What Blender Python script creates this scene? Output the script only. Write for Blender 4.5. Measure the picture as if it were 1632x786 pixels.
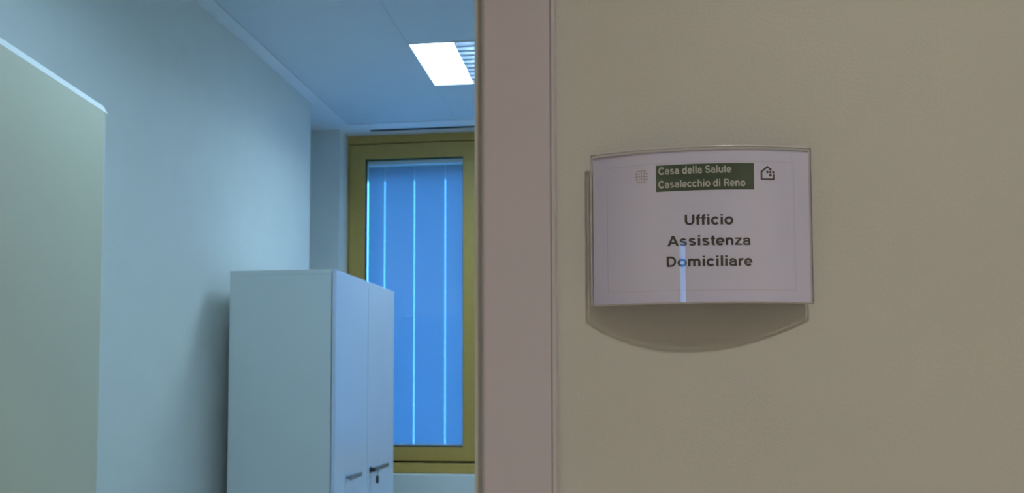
import bpy, bmesh, math
from mathutils import Vector, Matrix

for o in list(bpy.data.objects):
    bpy.data.objects.remove(o)
S = bpy.context.scene
C = S.collection
EYE = 1.45                        # camera height above the floor

# ------------------------------------------------------------------ camera
F_PX, PPY, PITCH, YAW, ROLL = 1418.24, 527.39, 0.0562, 0.1248, -0.0026
cam_d = bpy.data.cameras.new('camera')
cam = bpy.data.objects.new('camera', cam_d)
C.objects.link(cam)
c, s = math.cos(YAW), math.sin(YAW)
fh = Vector((-s, c, 0)); r0 = Vector((c, s, 0)); Z = Vector((0, 0, 1))
fw = math.cos(PITCH) * fh + math.sin(PITCH) * Z
up0 = -math.sin(PITCH) * fh + math.cos(PITCH) * Z
rt = math.cos(ROLL) * r0 + math.sin(ROLL) * up0
up = -math.sin(ROLL) * r0 + math.cos(ROLL) * up0
m = Matrix((rt, up, -fw)).transposed().to_4x4()
m.translation = Vector((0, 0, EYE))
cam.matrix_world = m
cam_d.sensor_width = 36
cam_d.sensor_fit = 'HORIZONTAL'
cam_d.lens = 36 * F_PX / 1632
cam_d.shift_y = (PPY - 393) / 1632
cam_d.clip_start = 0.01
cam_d.dof.use_dof = True
cam_d.dof.focus_distance = 0.9
cam_d.dof.aperture_fstop = 15
S.camera = cam

# ------------------------------------------------------------------ world, exposure
SKY = (0.085, 0.40, 1.0)
SKY_STRENGTH = 5.8
OFFICE_LAMP = 26.0                # radiance of the office luminaire diffusers
HALL_LAMP = 530.0                 # radiance of the corridor downlight discs
w = bpy.data.worlds.new('evening_sky')
S.world = w
w.use_nodes = True
bg = w.node_tree.nodes['Background']
bg.inputs[0].default_value = (*SKY, 1)
bg.inputs[1].default_value = SKY_STRENGTH
S.view_settings.view_transform = 'Standard'
S.view_settings.look = 'None'
S.view_settings.exposure = 0.0
S.view_settings.gamma = 1.0
S.view_settings.use_curve_mapping = False

# ------------------------------------------------------------------ materials
def mat(name, col, rough=0.6, metal=0.0, var=0.03, scale=6.0, bump=0.0, bscale=300.0, spec=0.5):
    mt = bpy.data.materials.new(name); mt.use_nodes = True
    nt = mt.node_tree; b = nt.nodes['Principled BSDF']
    b.inputs['Roughness'].default_value = rough
    b.inputs['Metallic'].default_value = metal
    b.inputs['Specular IOR Level'].default_value = spec
    tc = nt.nodes.new('ShaderNodeTexCoord')
    nz = nt.nodes.new('ShaderNodeTexNoise')
    nz.inputs['Scale'].default_value = scale; nz.inputs['Detail'].default_value = 4
    nt.links.new(tc.outputs['Object'], nz.inputs['Vector'])
    rp = nt.nodes.new('ShaderNodeValToRGB')
    rp.color_ramp.elements[0].position = 0.3; rp.color_ramp.elements[1].position = 0.7
    rp.color_ramp.elements[0].color = (*[v * (1 - var) for v in col], 1)
    rp.color_ramp.elements[1].color = (*[min(1, v * (1 + var)) for v in col], 1)
    nt.links.new(nz.outputs['Fac'], rp.inputs['Fac'])
    nt.links.new(rp.outputs['Color'], b.inputs['Base Color'])
    if bump:
        n2 = nt.nodes.new('ShaderNodeTexNoise'); n2.inputs['Scale'].default_value = bscale
        n2.inputs['Detail'].default_value = 3
        nt.links.new(tc.outputs['Object'], n2.inputs['Vector'])
        bp = nt.nodes.new('ShaderNodeBump'); bp.inputs['Strength'].default_value = bump
        bp.inputs['Distance'].default_value = 0.001
        nt.links.new(n2.outputs['Fac'], bp.inputs['Height'])
        nt.links.new(bp.outputs['Normal'], b.inputs['Normal'])
    return mt

def emit(name, col, strength):
    mt = bpy.data.materials.new(name); mt.use_nodes = True
    nt = mt.node_tree; nt.nodes.clear()
    e = nt.nodes.new('ShaderNodeEmission'); o = nt.nodes.new('ShaderNodeOutputMaterial')
    e.inputs[0].default_value = (*col, 1); e.inputs[1].default_value = strength
    nt.links.new(e.outputs[0], o.inputs[0])
    return mt

def clear(name, tint=(1, 1, 1), rough=0.02, ior=1.49):
    mt = bpy.data.materials.new(name); mt.use_nodes = True
    nt = mt.node_tree; nt.nodes.clear()
    t = nt.nodes.new('ShaderNodeBsdfTransparent'); t.inputs[0].default_value = (*tint, 1)
    g = nt.nodes.new('ShaderNodeBsdfGlossy'); g.inputs['Roughness'].default_value = rough
    lw = nt.nodes.new('ShaderNodeLayerWeight'); lw.inputs['Blend'].default_value = 0.5
    pw = nt.nodes.new('ShaderNodeMath'); pw.operation = 'POWER'; pw.inputs[1].default_value = 5
    nt.links.new(lw.outputs['Facing'], pw.inputs[0])
    f0 = ((ior - 1) / (ior + 1)) ** 2          # Schlick's reflectance, the same from both sides
    fr = nt.nodes.new('ShaderNodeMath'); fr.operation = 'MULTIPLY_ADD'
    fr.inputs[1].default_value = 1 - f0; fr.inputs[2].default_value = f0
    nt.links.new(pw.outputs[0], fr.inputs[0])
    mx = nt.nodes.new('ShaderNodeMixShader'); o = nt.nodes.new('ShaderNodeOutputMaterial')
    nt.links.new(fr.outputs[0], mx.inputs[0]); nt.links.new(t.outputs[0], mx.inputs[1])
    nt.links.new(g.outputs[0], mx.inputs[2]); nt.links.new(mx.outputs[0], o.inputs[0])
    return mt

def translucent(name, col, fac, refl):
    mt = bpy.data.materials.new(name); mt.use_nodes = True
    nt = mt.node_tree; nt.nodes.clear()
    d = nt.nodes.new('ShaderNodeBsdfDiffuse'); d.inputs[0].default_value = (*refl, 1)
    t = nt.nodes.new('ShaderNodeBsdfTranslucent'); t.inputs[0].default_value = (*col, 1)
    mx = nt.nodes.new('ShaderNodeMixShader'); mx.inputs[0].default_value = fac
    o = nt.nodes.new('ShaderNodeOutputMaterial')
    nt.links.new(d.outputs[0], mx.inputs[1]); nt.links.new(t.outputs[0], mx.inputs[2])
    nt.links.new(mx.outputs[0], o.inputs[0])
    return mt

M = {
    'hall_wall': mat('hall_wall_paint', (0.535, 0.562, 0.555), 0.55, var=0.02, bump=0.25, bscale=350),
    'hall_ceiling': mat('hall_ceiling_paint', (0.78, 0.72, 0.60), 0.8),
    'hall_far': mat('hall_far_wall_paint', (0.70, 0.62, 0.48), 0.6, var=0.02),
    'hall_floor': mat('hall_floor_vinyl', (0.58, 0.48, 0.35), 0.4, var=0.08),
    'casing': mat('casing_enamel', (0.535, 0.525, 0.605), 0.4, var=0.01),
    'office_wall': mat('office_wall_paint', (0.80, 0.80, 0.74), 0.6, var=0.015, bump=0.2),
    'office_floor': mat('office_floor_vinyl', (0.45, 0.46, 0.46), 0.4, var=0.08),
    'tile': mat('ceiling_panel_enamel', (0.66, 0.72, 0.76), 0.55, var=0.01),
    'plaster': mat('ceiling_border_plaster', (0.84, 0.86, 0.88), 0.8, var=0.01),
    'slab': mat('ceiling_slab', (0.2, 0.2, 0.2), 0.9),
    'leaf': mat('door_leaf_laminate', (0.73, 0.69, 0.50), 0.45, var=0.01),
    'edge': mat('door_edge_trim', (0.92, 0.91, 0.86), 0.35, var=0.01),
    'steel': mat('brushed_steel', (0.55, 0.55, 0.56), 0.35, 1.0),
    'ochre': mat('ochre_window_paint', (0.57, 0.36, 0.085), 0.4, var=0.03, scale=20),
    'gasket': mat('black_gasket', (0.02, 0.025, 0.03), 0.6),
    'glass': clear('window_glass', (0.96, 0.98, 0.98)),
    'slat': translucent('blind_slat', (0.50, 0.58, 0.70), 0.24, (0.22, 0.28, 0.36)),
    'cord': mat('blind_cord', (0.8, 0.82, 0.85), 0.8),
    'rail': mat('blind_rail', (0.7, 0.75, 0.8), 0.5),
    'cab': mat('cabinet_laminate', (0.74, 0.79, 0.77), 0.4, var=0.01),
    'cabdoor': mat('cabinet_door_window_blue', (0.71, 0.80, 0.97), 0.24, var=0.01),  # laminate tinted with the blue reflected from the window
    'handle': mat('grey_handle_metal', (0.30, 0.32, 0.34), 0.35, 0.8),
    'black': mat('black_plastic', (0.02, 0.02, 0.025), 0.4),
    'lampframe': mat('lamp_frame', (0.72, 0.76, 0.8), 0.4),
    'reflector': mat('lamp_reflector', (0.36, 0.38, 0.40), 0.5, 0.0),
    'louver': mat('lamp_louver', (0.52, 0.56, 0.64), 0.4, 0.0),
    'slot': mat('diffuser_slot', (0.05, 0.055, 0.06), 0.7),
    'paper': mat('sign_paper', (0.69, 0.73, 0.95), 0.8, var=0.01),
    'ink': mat('black_ink', (0.045, 0.045, 0.05), 0.6),
    'inkgrey': mat('faint_ink', (0.36, 0.32, 0.33), 0.6),
    'inkline': mat('pale_border_ink', (0.50, 0.49, 0.54), 0.6),
    'green': mat('green_ink', (0.035, 0.085, 0.055), 0.6),
    'white': mat('white_ink', (0.60, 0.64, 0.60), 0.6),
    'acrylic': clear('clear_acrylic', (0.97, 0.97, 0.985), 0.03),
    'acedge': mat('acrylic_edge', (0.50, 0.51, 0.58), 0.12),
    'backing': mat('sign_backing', (0.6, 0.58, 0.55), 0.4),
    'hall_lamp': emit('hall_lamp_disc', (1.0, 0.91, 0.76), HALL_LAMP),
    'office_lamp': emit('office_lamp_diffuser', (0.50, 0.785, 1.03), OFFICE_LAMP),
}

# ------------------------------------------------------------------ helpers
def link(name, me, mt=None, parent=None):
    o = bpy.data.objects.new(name, me); C.objects.link(o)
    if mt is not None and me is not None and not me.materials:
        me.materials.append(M[mt] if isinstance(mt, str) else mt)
    if parent is not None: o.parent = parent
    return o

def obj(name, bm, mt, parent=None, smooth=False):
    me = bpy.data.meshes.new(name)
    bmesh.ops.recalc_face_normals(bm, faces=bm.faces[:])
    bm.to_mesh(me); bm.free()
    if smooth:
        for p in me.polygons: p.use_smooth = True
    return link(name, me, mt, parent)

def add_box(bm, a, b, bevel=0.0, seg=2):
    x0, y0, z0 = a; x1, y1, z1 = b
    g = bmesh.ops.create_cube(bm, size=1)
    vs = g['verts']
    for v in vs:
        v.co = Vector(((x0 + x1) / 2 + v.co.x * (x1 - x0), (y0 + y1) / 2 + v.co.y * (y1 - y0), (z0 + z1) / 2 + v.co.z * (z1 - z0)))
    if bevel:
        es = list({e for v in vs for e in v.link_edges})
        bmesh.ops.bevel(bm, geom=es, offset=bevel, segments=seg, profile=0.5, affect='EDGES')

def box(name, a, b, mt, parent=None, bevel=0.0, seg=2):
    bm = bmesh.new(); add_box(bm, a, b, bevel, seg)
    return obj(name, bm, mt, parent)

def add_prism(bm, poly, f0, f1):
    """poly: list of 2D points; f0/f1 map a 2D point to the two end positions."""
    A = [bm.verts.new(f0(*p)) for p in poly]; B = [bm.verts.new(f1(*p)) for p in poly]
    n = len(poly)
    bm.faces.new(A[::-1]); bm.faces.new(B)
    for i in range(n):
        bm.faces.new((A[i], A[(i + 1) % n], B[(i + 1) % n], B[i]))

def add_cyl(bm, p0, p1, r, n=20, r2=None):
    p0 = Vector(p0); p1 = Vector(p1); d = p1 - p0
    q = d.to_track_quat('Z', 'Y').to_matrix().to_4x4(); q.translation = (p0 + p1) / 2
    bmesh.ops.create_cone(bm, cap_ends=True, segments=n, radius1=r, radius2=r if r2 is None else r2, depth=d.length, matrix=q)

def tag(o, label=None, cat=None, group=None, kind=None):
    if label: o['label'] = label
    if cat: o['category'] = cat
    if group: o['group'] = group
    if kind: o['kind'] = kind
    return o

def empty(name, loc=(0, 0, 0), rz=0):
    o = bpy.data.objects.new(name, None); C.objects.link(o)
    o.location = loc; o.rotation_euler = (0, 0, rz); o.empty_display_size = 0.1
    return o

def struct(name, boxes, mt, label):
    bm = bmesh.new()
    for a, b in boxes: add_box(bm, a, b)
    return tag(obj(name, bm, mt), label, name.split('_')[0], kind='structure')

# ------------------------------------------------------------------ main dimensions (metres)
WF0, WF1 = 0.9033, 1.0233          # corridor-side and office-side face of the wall with the sign
CEIL = EYE + 1.6613
LX = -1.836                        # office left wall face
LEND = 5.031                       # where that wall stops short of the window wall
BY = 5.594                         # window wall face
OP0, OP1 = -1.115, -0.152          # rough door opening
DTOP = EYE + 0.66                  # door leaf top
HX0, HX1, HY0 = -3.2, 3.2, -2.1    # corridor
OX1 = 2.3                          # office right wall

# ------------------------------------------------------------------ structure
H = CEIL
struct('wall_front', [((HX0 - .1, WF0, 0), (OP0, WF1, H)), ((OP1, WF0, 0), (HX1 + .1, WF1, H)),
                      ((OP0, WF0, DTOP + .012), (OP1, WF1, H))], 'hall_wall',
       'beige painted corridor wall carrying the curved door sign')
# office face of the same wall is painted like the office
struct('wall_left', [((-2.4, WF1, 0), (LX, LEND, H))], 'office_wall', 'pale office wall behind the white cabinet')
struct('wall_alcove', [((-2.5, WF1, 0), (-2.4, BY, H))], 'office_wall', 'side of the shaded recess between left wall and window')
SXS = (-1.824, -0.8746)            # left edges of the two sashes
WX0, WX1 = -1.8395, 0.005           # window opening
SILLB = EYE - 0.600
struct('wall_back', [((-2.5, BY, 0), (WX0, BY + .36, H)), ((WX1, BY, 0), (OX1 + .1, BY + .36, H)),
                     ((WX0, BY, 0), (WX1, BY + .36, SILLB)),
                     ((WX0, BY + .29, EYE + 1.378), (WX1, BY + .36, H)),
                     ((-3.0, BY + .36, EYE + 1.55), (OX1 + .5, BY + 1.00, H))], 'office_wall',  # overhang out of view, added to shade the upper blind slats
       'shaded office wall around and below the ochre window, with an added unseen overhang outside')
struct('wall_right', [((OX1, WF1, 0), (OX1 + .1, BY, H))], 'office_wall', 'right wall of the office')
struct('floor', [((-2.5, WF1, -.1), (OX1 + .1, BY + .36, 0))], 'office_floor', 'grey vinyl office floor')
struct('floor_corridor', [((HX0 - .1, HY0 - .1, -.1), (HX1 + .1, WF1, 0))], 'hall_floor', 'grey vinyl corridor floor')
struct('ceiling_corridor', [((HX0 - .1, HY0 - .1, H), (HX1 + .1, WF1, H + .1))], 'hall_ceiling', 'white painted corridor ceiling')
struct('wall_corridor_left', [((HX0 - .1, HY0, 0), (HX0, WF0, H))], 'hall_far', 'left end wall of the corridor')
struct('wall_corridor_right', [((HX1, HY0, 0), (HX1 + .1, WF0, H))], 'hall_far', 'right end wall of the corridor')
G0, G1 = -0.55, 0.33               # doorway in the opposite corridor wall
struct('wall_corridor_back', [((HX0 - .1, HY0 - .1, 0), (G0, HY0, H)), ((G1, HY0 - .1, 0), (HX1 + .1, HY0, H)),
                              ((G0, HY0 - .1, 2.042), (G1, HY0, H))], 'hall_far', 'corridor wall opposite the sign')

# ---- ceiling of the office: slab, enamelled panels, plaster border
ceil = struct('ceiling', [((-2.5, WF1, H + .12), (OX1 + .1, BY + .36, H + .2))], 'slab', 'blue-white panelled office ceiling with plaster border')
BX = -1.757                        # inner edge of the side border
BYW = 5.50                         # inner edge of the border along the window
SEAM = -1.0435
PW = 0.607
xs = [BX, SEAM]
while xs[-1] + PW < OX1 - .05: xs.append(xs[-1] + PW)
xs.append(OX1 - .002)
LY0, LY1 = 4.206, 4.8205           # luminaire bay along the room
LAMPS = [1, 4]
LYB = 1.81                         # near luminaire bay
g = .0009
def panel(x0, x1, y0, y1, g=g):
    box('panel', (x0 + g, y0 + g, H + .001), (x1 - g, y1 - g, H + .022), 'tile', ceil, min(.0015, g), 1)
for i in range(len(xs) - 1):
    if i == 1:
        panel(xs[i], xs[i + 1], WF1 + .002, LYB); panel(xs[i], xs[i + 1], LYB + LY1 - LY0, LY0)
    elif i in LAMPS:
        panel(xs[i], xs[i + 1], WF1 + .002, LY0)
    if i in LAMPS:
        panel(xs[i], xs[i + 1], LY1, BYW, .0003)
    else:
        panel(xs[i], xs[i + 1], WF1 + .002, BYW)
box('plaster_border', (-2.40, WF1, H - .004), (BX, BYW, H + .03), 'plaster', ceil)
SL0, SL1, SLY0, SLY1 = -1.656, 0.40, 5.628, 5.672
bm = bmesh.new()
add_box(bm, (-2.40, BYW, H - .004), (OX1, SLY0, H + .03))
add_box(bm, (-2.40, SLY1, H - .004), (OX1, BY + .28, H + .03))
add_box(bm, (-2.40, SLY0, H - .004), (SL0, SLY1, H + .03))
add_box(bm, (SL1, SLY0, H - .004), (OX1, SLY1, H + .03))
obj('plaster_border', bm, 'plaster', ceil)

# ------------------------------------------------------------------ door casing (trim_1) and door_1
tr = empty('trim_1', (0, WF0, 0)); tag(tr, 'beige enamelled door casing beside the door sign', 'casing', kind='structure')
CW = 0.0775                        # width of the face
CX0 = -0.1436                      # opening edge seen in the photograph
def rounded(poly, radii, seg=5):
    out = []; n = len(poly)
    for i in range(n):
        p = Vector(poly[i]); a = Vector(poly[i - 1]); b = Vector(poly[(i + 1) % n]); r = radii[i]
        if r <= 0: out.append(tuple(p)); continue
        u = (a - p).normalized(); v = (b - p).normalized()
        for k in range(seg + 1):
            t = k / seg * math.pi / 2
            q = p + u * r * (1 - math.sin(t)) + v * r * (1 - math.cos(t))
            out.append(tuple(q))
    return out
# profile in (across, depth): across 0 = opening edge, CW = outer edge; depth negative = towards the corridor
prof = rounded([(0, .045), (0, -.012), (CW - .0065, -.012), (CW - .0045, -.0142), (CW - .0015, -.0142), (CW, -.011), (CW, 0.0), (.0085, 0.0), (.0085, .045)], [0, .005, 0, 0, 0, 0, 0, 0, 0], 8)
profb = rounded([(0, .0455), (0, .118), (-.0005, .118), (-.0005, .135), (.06, .135), (.06, .121), (.0085, .121), (.0085, .0455)], [0, 0, 0, .003, .003, 0, 0, 0])
def jamb(x, sgn, name, pf):
    bm = bmesh.new()
    add_prism(bm, pf, lambda a, d: Vector((x + sgn * a, d, 0.0)), lambda a, d: Vector((x + sgn * a, d, DTOP + .004)))
    return obj(name, bm, 'casing', tr, False)
LJ = OP0 + .0085
jamb(CX0, 1, 'jamb', prof); jamb(LJ, -1, 'jamb', prof)
bm = bmesh.new()
add_prism(bm, prof, lambda a, d: Vector((LJ - CW, d, DTOP + .004 + a)), lambda a, d: Vector((CX0 + CW, d, DTOP + .004 + a)))
obj('head', bm, 'casing', tr)
jamb(CX0, 1, 'rebate', profb); 
# leaf: open into the office, hinged on the left jamb
LEAF_A = 0.1216
Lw, T = 0.950, 0.044
free = Vector((-1.222, 1.966, 0))
ud = Vector((-math.sin(LEAF_A), math.cos(LEAF_A), 0))      # hinge -> free edge
hinge = free - ud * Lw
d1 = empty('door_1', (hinge.x, hinge.y, 0), math.atan2(ud.y, ud.x))
tag(d1, 'cream door leaf with pale edge trim standing open into the office', 'door', kind='structure')
# local: +x along the leaf, -y = visible face side (towards the room), +y = back
def lf(u, v, z): return Vector((u, v, z))
Ht = DTOP
box('leaf', (.002, 0, .008), (Lw - .0165, T, Ht - .0195), 'leaf', d1)
bm = bmesh.new()
add_prism(bm, [(0, Ht - .019), (.010, Ht), (T - .010, Ht), (T, Ht - .019)], lambda v, z: Vector((.002, v, z)), lambda v, z: Vector((Lw - .001, v, z)))
obj('edge_trim', bm, 'edge', d1)
bm = bmesh.new()
add_prism(bm, [(Lw - .016, 0), (Lw, .0055), (Lw, T - .0055), (Lw - .016, T)], lambda u, v: Vector((u, v, .008)), lambda u, v: Vector((u, v, Ht - .0195)))
obj('edge_trim', bm, 'edge', d1)
for side in (-1, 1):
    y0 = 0 if side < 0 else T
    bm = bmesh.new()
    add_cyl(bm, (Lw - .06, y0, 1.03), (Lw - .06, y0 + side * .008, 1.03), .025, 24)
    add_cyl(bm, (Lw - .06, y0, 1.03), (Lw - .06, y0 + side * .05, 1.03), .009, 16)
    add_box(bm, (Lw - .18, y0 + side * .05 - .008, 1.021), (Lw - .05, y0 + side * .05 + .008, 1.039), .006)
    obj('lever_handle', bm, 'steel', d1, False)
for z in (.25, 1.05, 1.85):
    bm = bmesh.new(); add_cyl(bm, (-.009, .006, z - .05), (-.009, .006, z + .05), .008, 14)
    obj('hinge', bm, 'steel', d1)

# ------------------------------------------------------------------ window_1
wn = empty('window_1', (0, 0, 0)); tag(wn, 'tall ochre-painted window with inner blind beside the cabinet', 'window', kind='structure')
WY = 5.756
def z_(v): return EYE + v
FT = z_(1.642)                      # outer frame top
ST, SB = z_(1.5944), z_(-.5228)     # sash top and bottom
IT, IB = z_(1.494), z_(-.4334)      # glazed opening
SWD = 0.8594                        # sash width
def fbox(name, a, b, par=wn, bv=.003, mt='ochre'): return box(name, a, b, mt, par, bv)
fbox('frame_jamb', (WX0 + .0005, WY + .012, SILLB + .066), (SXS[0] - .004, WY + .085, ST + .006))
fbox('frame_jamb', (SXS[0] + SWD + .004, WY + .004, SILLB + .066), (SXS[1] - .004, WY + .085, ST + .006))
fbox('frame_jamb', (SXS[1] + SWD + .004, WY + .004, SILLB + .066), (WX1 - .0005, WY + .085, ST + .006))
fbox('frame_head', (WX0 + .0005, WY + .006, ST + .007), (WX1 - .0005, WY + .085, H - .005))
fbox('sill', (WX0 + .0005, WY - .050, SILLB + .001), (WX1 - .0005, WY + .085, z_(-.5355)), wn, .006)
pitch, chord, tilt = .0130, .0158, math.radians(72)
hw = .0038
def sash_and_blind(sx, mirror, label):
    sx1 = sx + SWD
    ix0, ix1 = (sx + .1076, sx + .7757) if not mirror else (sx1 - .7757, sx1 - .1076)
    fbox('stile', (sx, WY, SB), (ix0, WY + .066, ST)); fbox('stile', (ix1, WY, SB), (sx1, WY + .066, ST))
    fbox('rail', (ix0 - .001, WY + .0003, IT), (ix1 + .001, WY + .066, ST), bv=.002)
    fbox('rail', (ix0 - .001, WY + .0003, SB), (ix1 + .001, WY + .066, IB), bv=.002)
    bm = bmesh.new()                 # black seal around the sash
    add_box(bm, (sx - .004, WY + .03, ST), (sx1 + .004, WY + .06, ST + .007))
    add_box(bm, (sx - .004, WY + .03, SB), (sx, WY + .06, ST))
    add_box(bm, (sx1, WY + .03, SB), (sx1 + .004, WY + .06, ST))
    add_box(bm, (sx, WY + .03, z_(-.5355)), (sx1 + .004, WY + .06, SB))
    obj('seal', bm, 'gasket', wn)
    gk = .008
    bm = bmesh.new()
    add_box(bm, (ix0, WY + .014, IB), (ix0 + gk, WY + .024, IT)); add_box(bm, (ix1 - .003, WY + .014, IB), (ix1, WY + .024, IT))
    add_box(bm, (ix0 + gk, WY + .014, IT - gk), (ix1 - .003, WY + .024, IT)); add_box(bm, (ix0 + gk, WY + .014, IB), (ix1 - .003, WY + .024, IB + .008))
    obj('gasket', bm, 'gasket', wn)
    for y in (WY + .025, WY + .062):
        box('pane', (ix0, y, IB), (ix1, y + .003, IT), 'glass', wn)
    # venetian blind between the panes
    bl = empty('venetian_blind', (ix0, WY + .044, IB)); tag(bl, label, 'blind', 'venetian blinds in the office window')
    BH = IT - IB
    b0, b1 = .0135, ix1 - ix0 - .004
    box('head_rail', (b0 - .004, -.009, BH - .037), (b1, .009, BH - .010), 'rail', bl, .002)
    box('bottom_rail', (b0, -.007, .0055), (b1, .007, .018), 'rail', bl, .002)
    holes = [.1264, .3304, .5414]
    segs = []; x = b0
    for hx in holes: segs += [(x, hx - hw, 1.0), (hx - hw, hx + hw, .34)]; x = hx + hw
    segs.append((x, b1, 1.0))
    bm = bmesh.new()
    for x0, x1, fr in segs:
        pts = []
        for k in range(4):
            t = (k / 3 - .5) * chord * fr
            bow = .0012 * (1 - (2 * t / chord) ** 2)
            pts.append((math.cos(tilt) * t - math.sin(tilt) * bow, -math.sin(tilt) * t - math.cos(tilt) * bow))
        A = [bm.verts.new((x0, a, b)) for a, b in pts]; B = [bm.verts.new((x1, a, b)) for a, b in pts]
        for k in range(3): bm.faces.new((A[k], A[k + 1], B[k + 1], B[k]))
    sm = bpy.data.meshes.new('slat'); bm.to_mesh(sm); bm.free(); sm.materials.append(M['slat'])
    zz = .024
    while zz < BH - .045:
        o = link('slat', sm, None, bl); o.location = (0, 0, zz); zz += pitch
    for hx in holes:
        bm = bmesh.new(); add_cyl(bm, (hx, .0, .016), (hx, .0, BH - .03), .0008, 6)
        obj('cord', bm, 'cord', bl)
sash_and_blind(SXS[0], False, 'closed pale venetian blind glowing blue with daylight in the window beside the cabinet')
sash_and_blind(SXS[1], True, 'closed venetian blind in the right-hand sash, hidden behind the door casing')

# ------------------------------------------------------------------ linear air diffuser in the ceiling border
ad = empty('linear_air_diffuser', ((SL0 + SL1) / 2, (SLY0 + SLY1) / 2, H)); tag(ad, 'long narrow dark slot air diffuser in the ceiling above the window', 'air diffuser')
hl = (SL1 - SL0) / 2; hy = (SLY1 - SLY0) / 2
bm = bmesh.new()
add_box(bm, (-hl + .001, -hy + .001, .020), (hl - .001, hy - .001, .028))
add_box(bm, (-hl + .001, -hy + .001, -.0035), (hl - .001, -hy + .003, .0195)); add_box(bm, (-hl + .001, hy - .003, -.0035), (hl - .001, hy - .001, .0195))
obj('slot_channel', bm, 'slot', ad)
for yy in (-.008, .006):
    box('blade', (-hl + .001, yy, .001), (hl - .001, yy + .002, .0195), 'slot', ad)

# ------------------------------------------------------------------ recessed ceiling luminaires
def luminaire(x0, y0, label):
    t = empty('recessed_ceiling_light', (x0, y0, H)); tag(t, label, 'ceiling light', 'recessed square office ceiling lights')
    Wd, Ld = PW, LY1 - LY0
    fr = .009; p1 = fr + .219; p2 = p1 + .115; p3 = Wd - fr
    R = .072
    bm = bmesh.new()
    add_box(bm, (.002, .002, -.004), (fr, Ld - .002, .012)); add_box(bm, (Wd - fr, .002, -.004), (Wd - .002, Ld - .002, .012))
    add_box(bm, (fr, .002, -.004), (Wd - fr, .0045, .012)); add_box(bm, (fr, Ld - .0045, -.004), (Wd - fr, Ld - .002, .012))
    obj('frame', bm, 'lampframe', t)
    bm = bmesh.new()
    add_box(bm, (.002, .002, R + .012), (Wd - .002, Ld - .002, R + .016))
    add_box(bm, (.002, .002, .013), (fr - .001, Ld - .002, R + .011)); add_box(bm, (p3 + .001, .002, .013), (Wd - .002, Ld - .002, R + .011))
    add_box(bm, (fr, .002, .013), (p3, .0045, R + .011)); add_box(bm, (fr, Ld - .0045, .013), (p3, Ld - .002, R + .011))
    obj('housing', bm, 'reflector', t)
    for a, b in ((fr, p1), (p2, p3)):
        box('diffuser', (a + .002, .006, R), (b - .002, Ld - .006, R + .006), 'office_lamp', t)
    for a in (p1, p2):
        box('divider', (a - .0015, .005, -.003), (a + .0015, Ld - .005, R + .010), 'louver', t)
    bm = bmesh.new(); add_cyl(bm, ((p1 + p2) / 2, .012, R - .010), ((p1 + p2) / 2, Ld - .012, R - .010), .006, 12)
    obj('lamp_tube', bm, 'office_lamp', t)
    n = 10
    for k in range(1, n):
        y = .005 + (Ld - .01) * k / n
        bm = bmesh.new()
        add_prism(bm, [(-.003, .042), (.003, .042), (.011, -.002), (-.011, -.002)],
                  lambda a, z: Vector((p1 + .002, y + a, z)), lambda a, z: Vector((p2 - .002, y + a, z)))
        obj('louver_blade', bm, 'louver', t)
    return t
luminaire(SEAM, LY0, 'square recessed office ceiling light with bright white diffuser and silver louver')
luminaire(xs[4], LY0, 'added unseen square ceiling light by the window, fill for the office')  # extra luminaire out of view, added to light the office more
luminaire(SEAM, LYB, 'square recessed office ceiling light nearer the door, above the picture')

# ------------------------------------------------------------------ cabinet
KX, KY, KW, KD = -1.2565, 3.786, 1.0, 0.4933
KT = EYE + .496
kb = empty('office_cabinet', (KX, KY, 0)); tag(kb, 'tall pale grey two-door office cabinet against the left wall', 'cabinet')
dt = .018
box('side_panel', (-KD, 0, 0), (-dt - .004, .018, KT - .0205), 'cab', kb, .0008, 1)
box('side_panel', (-KD, KW - .018, 0), (-dt - .004, KW, KT - .0205), 'cab', kb, .0008, 1)
box('top_panel', (-KD, 0, KT - .020), (-dt - .004, KW, KT), 'cab', kb, .0008, 1)
box('back_panel', (-KD + .004, .019, .06), (-KD + .010, KW - .019, KT - .021), 'cab', kb)
box('plinth', (-.06, .019, 0), (-.045, KW - .019, .058), 'cab', kb)
box('bottom_panel', (-KD + .012, .019, .06), (-dt - .006, KW - .019, .078), 'cab', kb)
doors = []
for k in range(2):
    y0 = k * KW / 2
    d = box('door', (-dt, y0 + .003 * k + .0005, .04), (0, y0 + KW / 2 - .003 * (1 - k) - .0005, KT - .001), 'cabdoor', kb, .0025, 2)
    doors.append(d)
HZ = EYE - .437
for k, (ya, yb) in enumerate(((3.930 - KY, 4.105 - KY), (4.350 - KY, 4.585 - KY))):
    bm = bmesh.new()
    for yy in (ya + .02, yb - .02):
        add_box(bm, (.0003, yy - .006, HZ - .006), (.020, yy + .006, HZ + .006), .002)
    add_box(bm, (.019, ya, HZ - .010), (.029, yb, HZ + .010), .003)
    obj('handle', bm, 'handle', doors[k])
bm = bmesh.new()
LKY = 4.335 - KY
add_cyl(bm, (.0003, LKY, HZ - .003), (.026, LKY, HZ - .003), .011, 20)
add_cyl(bm, (.0003, LKY, HZ - .003), (.005, LKY, HZ - .003), .016, 20)
obj('lock', bm, 'black', doors[1])
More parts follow.
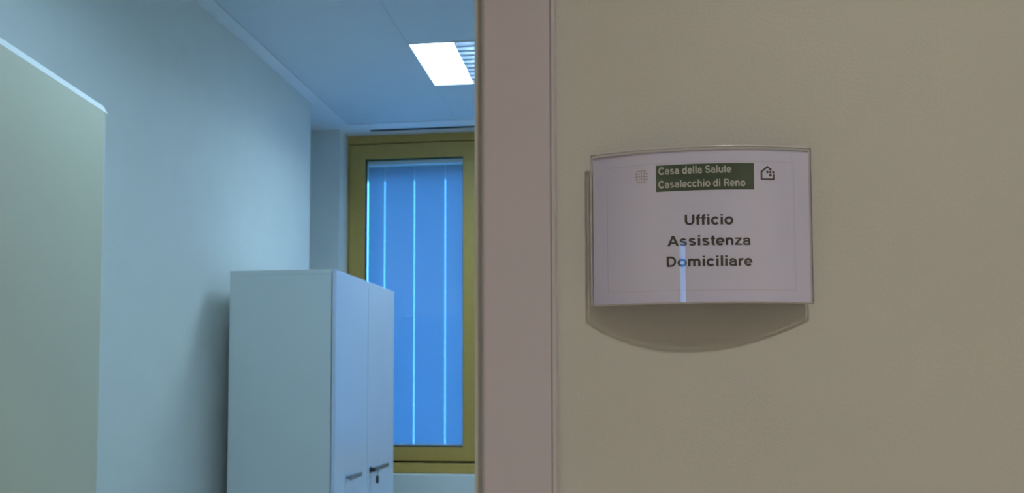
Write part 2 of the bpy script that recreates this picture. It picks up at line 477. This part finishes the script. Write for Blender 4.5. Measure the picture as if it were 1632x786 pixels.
# key hanging from the lock
ky = empty('key', (KX + .027, KY + LKY, HZ - .003)); tag(ky, 'small black-headed key hanging from the cabinet lock', 'key')
bm = bmesh.new()
add_box(bm, (0, -.0012, -.006), (.016, .0012, .006), .0006, 1)
obj('key_bow', bm, 'handle', ky)
bm = bmesh.new(); bmesh.ops.create_circle(bm, segments=20, radius=.012)
for v in bm.verts: v.co = Vector((.010, v.co.x * .6, v.co.y - .014))
e0 = bm.edges[:]
bm2 = bmesh.new()
ring = [v.co.copy() for v in bm.verts]; bm.free()
for i in range(20): add_cyl(bm2, ring[i], ring[(i + 1) % 20], .001, 6)
obj('key_ring', bm2, 'steel', ky)
bm = bmesh.new()
add_box(bm, (.004, -.012, -.066), (.016, .012, -.027), .005, 3)
obj('key_fob', bm, 'black', ky)

# ------------------------------------------------------------------ curved door sign
SXC = 0.0766; SZC = EYE + (.2264 + .0757) / 2
sg = empty('door_sign', (SXC, WF0, SZC)); tag(sg, 'curved clear acrylic door sign with printed white sheet on the beige wall', 'sign')
CHORD, SAG, STAND = .214, .021, .0125
RR = (CHORD * CHORD / 4 + SAG * SAG) / (2 * SAG)
YC = -STAND - SAG + RR                    # local y of the cylinder axis
def bend(u, z, off=0.0):                   # u: arc length in m from centre, off: outwards
    th = u / RR
    return Vector(((RR + off) * math.sin(th), YC - (RR + off) * math.cos(th), z))
def sheet(name, u0, u1, z0, z1, o0, o1, mt, parent, n=40):
    bm = bmesh.new()
    rows = []
    for i in range(n + 1):
        u = u0 + (u1 - u0) * i / n
        rows.append([bm.verts.new(bend(u, z, o)) for z, o in ((z0, o0), (z1, o0), (z1, o1), (z0, o1))])
    for i in range(n):
        for k in range(4):
            bm.faces.new((rows[i][k], rows[i][(k + 1) % 4], rows[i + 1][(k + 1) % 4], rows[i + 1][k]))
    bm.faces.new(rows[0]); bm.faces.new(rows[-1][::-1])
    return obj(name, bm, mt, parent)
ac = sheet('acrylic_cover', -.1100, .1100, -.0754, .0754, -.0018, 0, 'acrylic', sg)
for sgn in (-1, 1):                         # polished, rounded upper and lower rims
    bm = bmesh.new(); rows = []
    pr_ = [(.0755, -.0020), (.0755, .0002)] + [(.0772 - .0014 + .0014 * math.sin(t), .0002 - .0014 + .0014 * math.cos(t)) for t in (0, .4, .8, 1.2, 1.57)] + [(.0772, -.0020)]
    for i in range(49):
        rows.append([bm.verts.new(bend(-.11 + .22 * i / 48, sgn * z, o)) for z, o in pr_])
    for i in range(48):
        for k in range(len(pr_)):
            k2 = (k + 1) % len(pr_); bm.faces.new((rows[i][k], rows[i][k2], rows[i + 1][k2], rows[i + 1][k]))
    bm.faces.new(rows[0]); bm.faces.new(rows[-1][::-1])
    obj('acrylic_edge', bm, 'acedge', ac, True)
for u0 in (-.1112, .1101):
    sheet('acrylic_edge', u0, u0 + .0011, -.0768, .0768, -.0020, .0002, 'acedge', ac, 1)
pp = sheet('paper_insert', -.1094, .1085, -.0753, .0736, -.0030, -.0026, 'paper', sg)
IO = -.00252                               # print sits just proud of the sheet
box('back_plate', (-.09, -.004, -.062), (.09, -.0005, .068), 'backing', sg, .001, 1)
for xx in (-.085, .075):
    box('standoff', (xx, -.0125, -.05), (xx + .010, -.0045, .05), 'backing', sg)

def flat(name, quads, mt, parent=pp, off=IO):
    """quads: lists of 2D points in mm on the sheet"""
    bm = bmesh.new()
    for q in quads:
        bm.faces.new([bm.verts.new(bend(u / 1000, z / 1000, off)) for u, z in q])
    return obj(name, bm, mt, parent)
def strip(u0, u1, z0, z1, n=24):
    return [[(u0 + (u1 - u0) * i / n, z0), (u0 + (u1 - u0) * (i + 1) / n, z0), (u0 + (u1 - u0) * (i + 1) / n, z1), (u0 + (u1 - u0) * i / n, z1)] for i in range(n)]
def stroke(a, b, wd, ext=0):
    a = Vector(a); b = Vector(b); d = (b - a).normalized(); n = Vector((-d.y, d.x)) * wd / 2; d *= ext
    return [tuple(a - d + n), tuple(b + d + n), tuple(b + d - n), tuple(a - d - n)]
flat('green_band', strip(-44.2, 51.4, 33.6, 59.8), 'green')
bw = .28
flat('border_line', strip(-94, 92.4, 61.2, 61.2 + bw) + strip(-94, 92.4, -64, -64 + bw) + [[(-94, -64), (-94 + bw, -64), (-94 + bw, 61.4), (-94, 61.4)], [(92.2, -64), (92.2 + bw, -64), (92.2 + bw, 61.4), (92.2, 61.4)]], 'inkline')
# house emblem with a dotted cross in its open corner
k = .0632
def hp(x, y): return (65.0 + (x - 243) * k, 50.0 - (y - 540) * k)
pl = [(265, 458), (243, 441), (146, 518), (146, 633), (342, 633), (342, 565)]
hq = [stroke(hp(*pl[i]), hp(*pl[i + 1]), 1.75, .45) for i in range(5)]
for cx_, cy_ in ((290, 477), (241, 523), (289, 523), (336, 523), (289, 572)):
    u, v = hp(cx_, cy_); r = 1.35
    hq.append([(u + r * math.cos(a * math.pi / 4), v + r * math.sin(a * math.pi / 4)) for a in range(8)])
flat('house_emblem', hq, 'ink')
# pale woven grid emblem
gq = []
gu, gz = -58.3, 50.0
for i, hlf in zip(range(-2, 3), (4.5, 6.2, 6.6, 6.2, 4.5)):
    for sgn in (-1, 1):
        gq.append(stroke((gu + sgn * .7, gz + i * 2.7), (gu + sgn * hlf, gz + i * 2.7), .62))
    gq.append(stroke((gu + i * 2.5, gz - hlf * 1.12), (gu + i * 2.5, gz + hlf * 1.12), .5))
flat('grid_emblem', gq, 'inkgrey')

# bold sans-serif letters as strokes; unit = cap height
def arc(cx_, cy_, rx, ry, a0, a1, n=14):
    return [(cx_ + rx * math.cos(math.radians(a0 + (a1 - a0) * i / n)), cy_ + ry * math.sin(math.radians(a0 + (a1 - a0) * i / n))) for i in range(n + 1)]
SW = .212
def P(pts, wd=SW): return ('p', pts, wd)
def Q(*pts): return ('q', pts, 0)
GL = {
    ' ': (.388, []),
    'l': (.388, [P([(.194, 0), (.194, 1)])]),
    'i': (.388, [P([(.194, 0), (.194, .725)]), P([(.194, .835), (.194, 1)])]),
    'o': (.853, [P(arc(.426, .3625, .29, .29, 0, 360, 28))]),
    'c': (.777, [P(arc(.405, .3625, .275, .29, 38, 322, 22))]),
    'e': (.777, [P(arc(.395, .3625, .27, .29, 0, 318, 24)), P([(.12, .335), (.755, .335)], .135)]),
    'a': (.777, [P([(.125, .50)] + arc(.375, .485, .235, .165, 155, 10) + [(.61, .40), (.61, .15), (.66, 0)], .175), P([(.61, .435), (.42, .395)] + arc(.305, .225, .175, .15, 105, 270) + arc(.42, .235, .19, .16, 280, 355), .165)]),
    's': (.777, [P(arc(.375, .525, .215, .125, 18, 262) + arc(.385, .21, .235, .135, 82, -162), .165)]),
    'S': (.93, [P(arc(.455, .715, .285, .205, 12, 258) + arc(.47, .29, .31, .21, 84, -168), .18)]),
    'd': (.853, [P(arc(.385, .3625, .26, .29, 0, 360, 26)), P([(.665, 0), (.665, 1)])]),
    'h': (.853, [P([(.19, 0), (.19, 1)]), P(arc(.425, .40, .24, .25, 180, 0) + [(.665, 0)])]),
    'n': (.853, [P([(.19, 0), (.19, .725)]), P(arc(.425, .40, .24, .25, 180, 0) + [(.665, 0)])]),
    'u': (.853, [P([(.19, .725), (.19, .33)] + arc(.425, .33, .235, .25, 180, 360)), P([(.665, 0), (.665, .725)])]),
    'm': (1.24, [P([(.19, 0), (.19, .725)]), P(arc(.405, .42, .215, .225, 180, 0) + [(.62, 0)]), P(arc(.835, .42, .215, .225, 180, 0) + [(1.05, 0)])]),
    'r': (.543, [P([(.19, 0), (.19, .725)]), P(arc(.44, .38, .25, .265, 180, 72))]),
    't': (.465, [P([(.22, .93), (.22, .21)] + arc(.35, .20, .13, .115, 180, 285, 8)), P([(.02, .655), (.44, .655)], .14)]),
    'f': (.465, [P([(.21, 0), (.21, .78)] + arc(.36, .79, .15, .135, 180, 75, 8)), P([(.02, .655), (.44, .655)], .14)]),
    'z': (.698, [P([(.05, .65), (.64, .65)], .15), P([(.03, .075), (.66, .075)], .15), Q((.03, .13), (.40, .60), (.64, .60), (.27, .13))]),
    'C': (1.008, [P(arc(.52, .5, .395, .415, 40, 320, 26))]),
    'U': (1.008, [P([(.19, 1), (.19, .38)] + arc(.505, .38, .315, .29, 180, 360, 16) + [(.82, 1)], .205)]),
    'A': (1.008, [Q((0, 0), (.22, 0), (.595, 1), (.395, 1)), Q((.79, 0), (1.01, 0), (.61, 1), (.41, 1)), P([(.22, .31), (.80, .31)], .165)]),
    'D': (1.008, [P([(.20, 0), (.20, 1)], .205), P([(.20, .915), (.47, .915)] + arc(.47, .5, .36, .415, 85, -85) + [(.47, .085), (.20, .085)], .18)]),
    'R': (1.008, [P([(.20, 0), (.20, 1)], .205), P([(.20, .915), (.58, .915)] + arc(.60, .705, .215, .21, 85, -85) + [(.58, .495), (.20, .495)], .17), Q((.46, .46), (.70, .48), (1.0, 0), (.755, 0))]),
}
def thick(pts, wd):
    pts = [Vector(p) for p in pts]; n = len(pts); closed = (pts[0] - pts[-1]).length < 1e-6
    L_, R_ = [], []
    for i in range(n):
        d0 = pts[i] - pts[i - 1] if i else (pts[0] - pts[-2] if closed else pts[1] - pts[0])
        d1_ = pts[i + 1] - pts[i] if i < n - 1 else (pts[1] - pts[0] if closed else pts[-1] - pts[-2])
        d0 = d0.normalized() if d0.length > 1e-9 else d1_.normalized(); d1_ = d1_.normalized() if d1_.length > 1e-9 else d0
        t = (d0 + d1_).normalized(); nn = Vector((-t.y, t.x)); kx = min(1.4, 1 / max(.3, t.dot(d1_)))
        L_.append(pts[i] + nn * wd / 2 * kx); R_.append(pts[i] - nn * wd / 2 * kx)
    return [[tuple(L_[i]), tuple(R_[i]), tuple(R_[i + 1]), tuple(L_[i + 1])] for i in range(n - 1)]
def lettering(name, text, u0, u1, base, cap, mt, off):
    quads = []; x_ = 0
    for ch in text:
        adv, els = GL[ch]
        for kind, pts, wd in els:
            for q in (thick(pts, wd) if kind == 'p' else [list(pts)]):
                quads.append([(x_ + a, b) for a, b in q])
        x_ += adv
    lo = min(a for q in quads for a, b in q); hi = max(a for q in quads for a, b in q)
    return flat(name, [[(u0 + (a - lo) / (hi - lo) * (u1 - u0), base + b * cap) for a, b in q] for q in quads], mt, pp, off)
lettering('band_lettering', 'Casa della Salute', -41.5, 29.1, 50.3, 7.5, 'white', IO + .0003)
lettering('band_lettering', 'Casalecchio di Reno', -41.7, 42.6, 37.0, 7.3, 'white', IO + .0003)
lettering('room_lettering', 'Ufficio', -16.5, 30.3, -.2, 10.0, 'ink', IO + .0001)
lettering('room_lettering', 'Assistenza', -33.7, 47.0, -20.4, 10.0, 'ink', IO + .0001)
lettering('room_lettering', 'Domiciliare', -34.5, 48.4, -40.7, 10.2, 'ink', IO + .0001)

# ------------------------------------------------------------------ corridor lamps and the door across the corridor
def downlight(x, y, label):
    t = empty('corridor_downlight', (x, y, H)); tag(t, label, 'downlight', 'round corridor downlights')
    bm = bmesh.new(); n = 40
    prof_ = [(.080, -.012), (.080, -.120), (.088, -.120), (.088, -.001), (.02, -.001), (.02, -.012)]
    rings = [[bm.verts.new((r * math.cos(2 * math.pi * i / n), r * math.sin(2 * math.pi * i / n), z)) for i in range(n)] for r, z in prof_]
    for a in range(6):
        A, B = rings[a], rings[(a + 1) % 6]
        for i in range(n): bm.faces.new((A[i], A[(i + 1) % n], B[(i + 1) % n], B[i]))
    obj('lamp_tube', bm, 'lampframe', t)
    bm = bmesh.new(); add_cyl(bm, (0, 0, -.040), (0, 0, -.030), .076, 32)
    obj('lamp_disc', bm, 'hall_lamp', t)
downlight(.52, -.20, 'round corridor downlight nearest the door sign, above the camera')
downlight(-1.0, -1.35, 'round corridor downlight farther back near the opposite wall')
downlight(1.9, -1.35, 'added unseen round downlight far to the right, fill for the corridor')  # extra downlight out of view, added to lift the shadow under the sign
d2 = empty('door_2', (G0, HY0 - .05, 0)); tag(d2, 'plain door standing slightly ajar across the corridor, daylight in its gap', 'door', kind='structure')
box('leaf', (.002, -.02, .008), (.384, .022, 2.037), 'leaf', d2)
box('leaf', (.454, -.02, .008), (.878, .022, 2.037), 'leaf', d2)
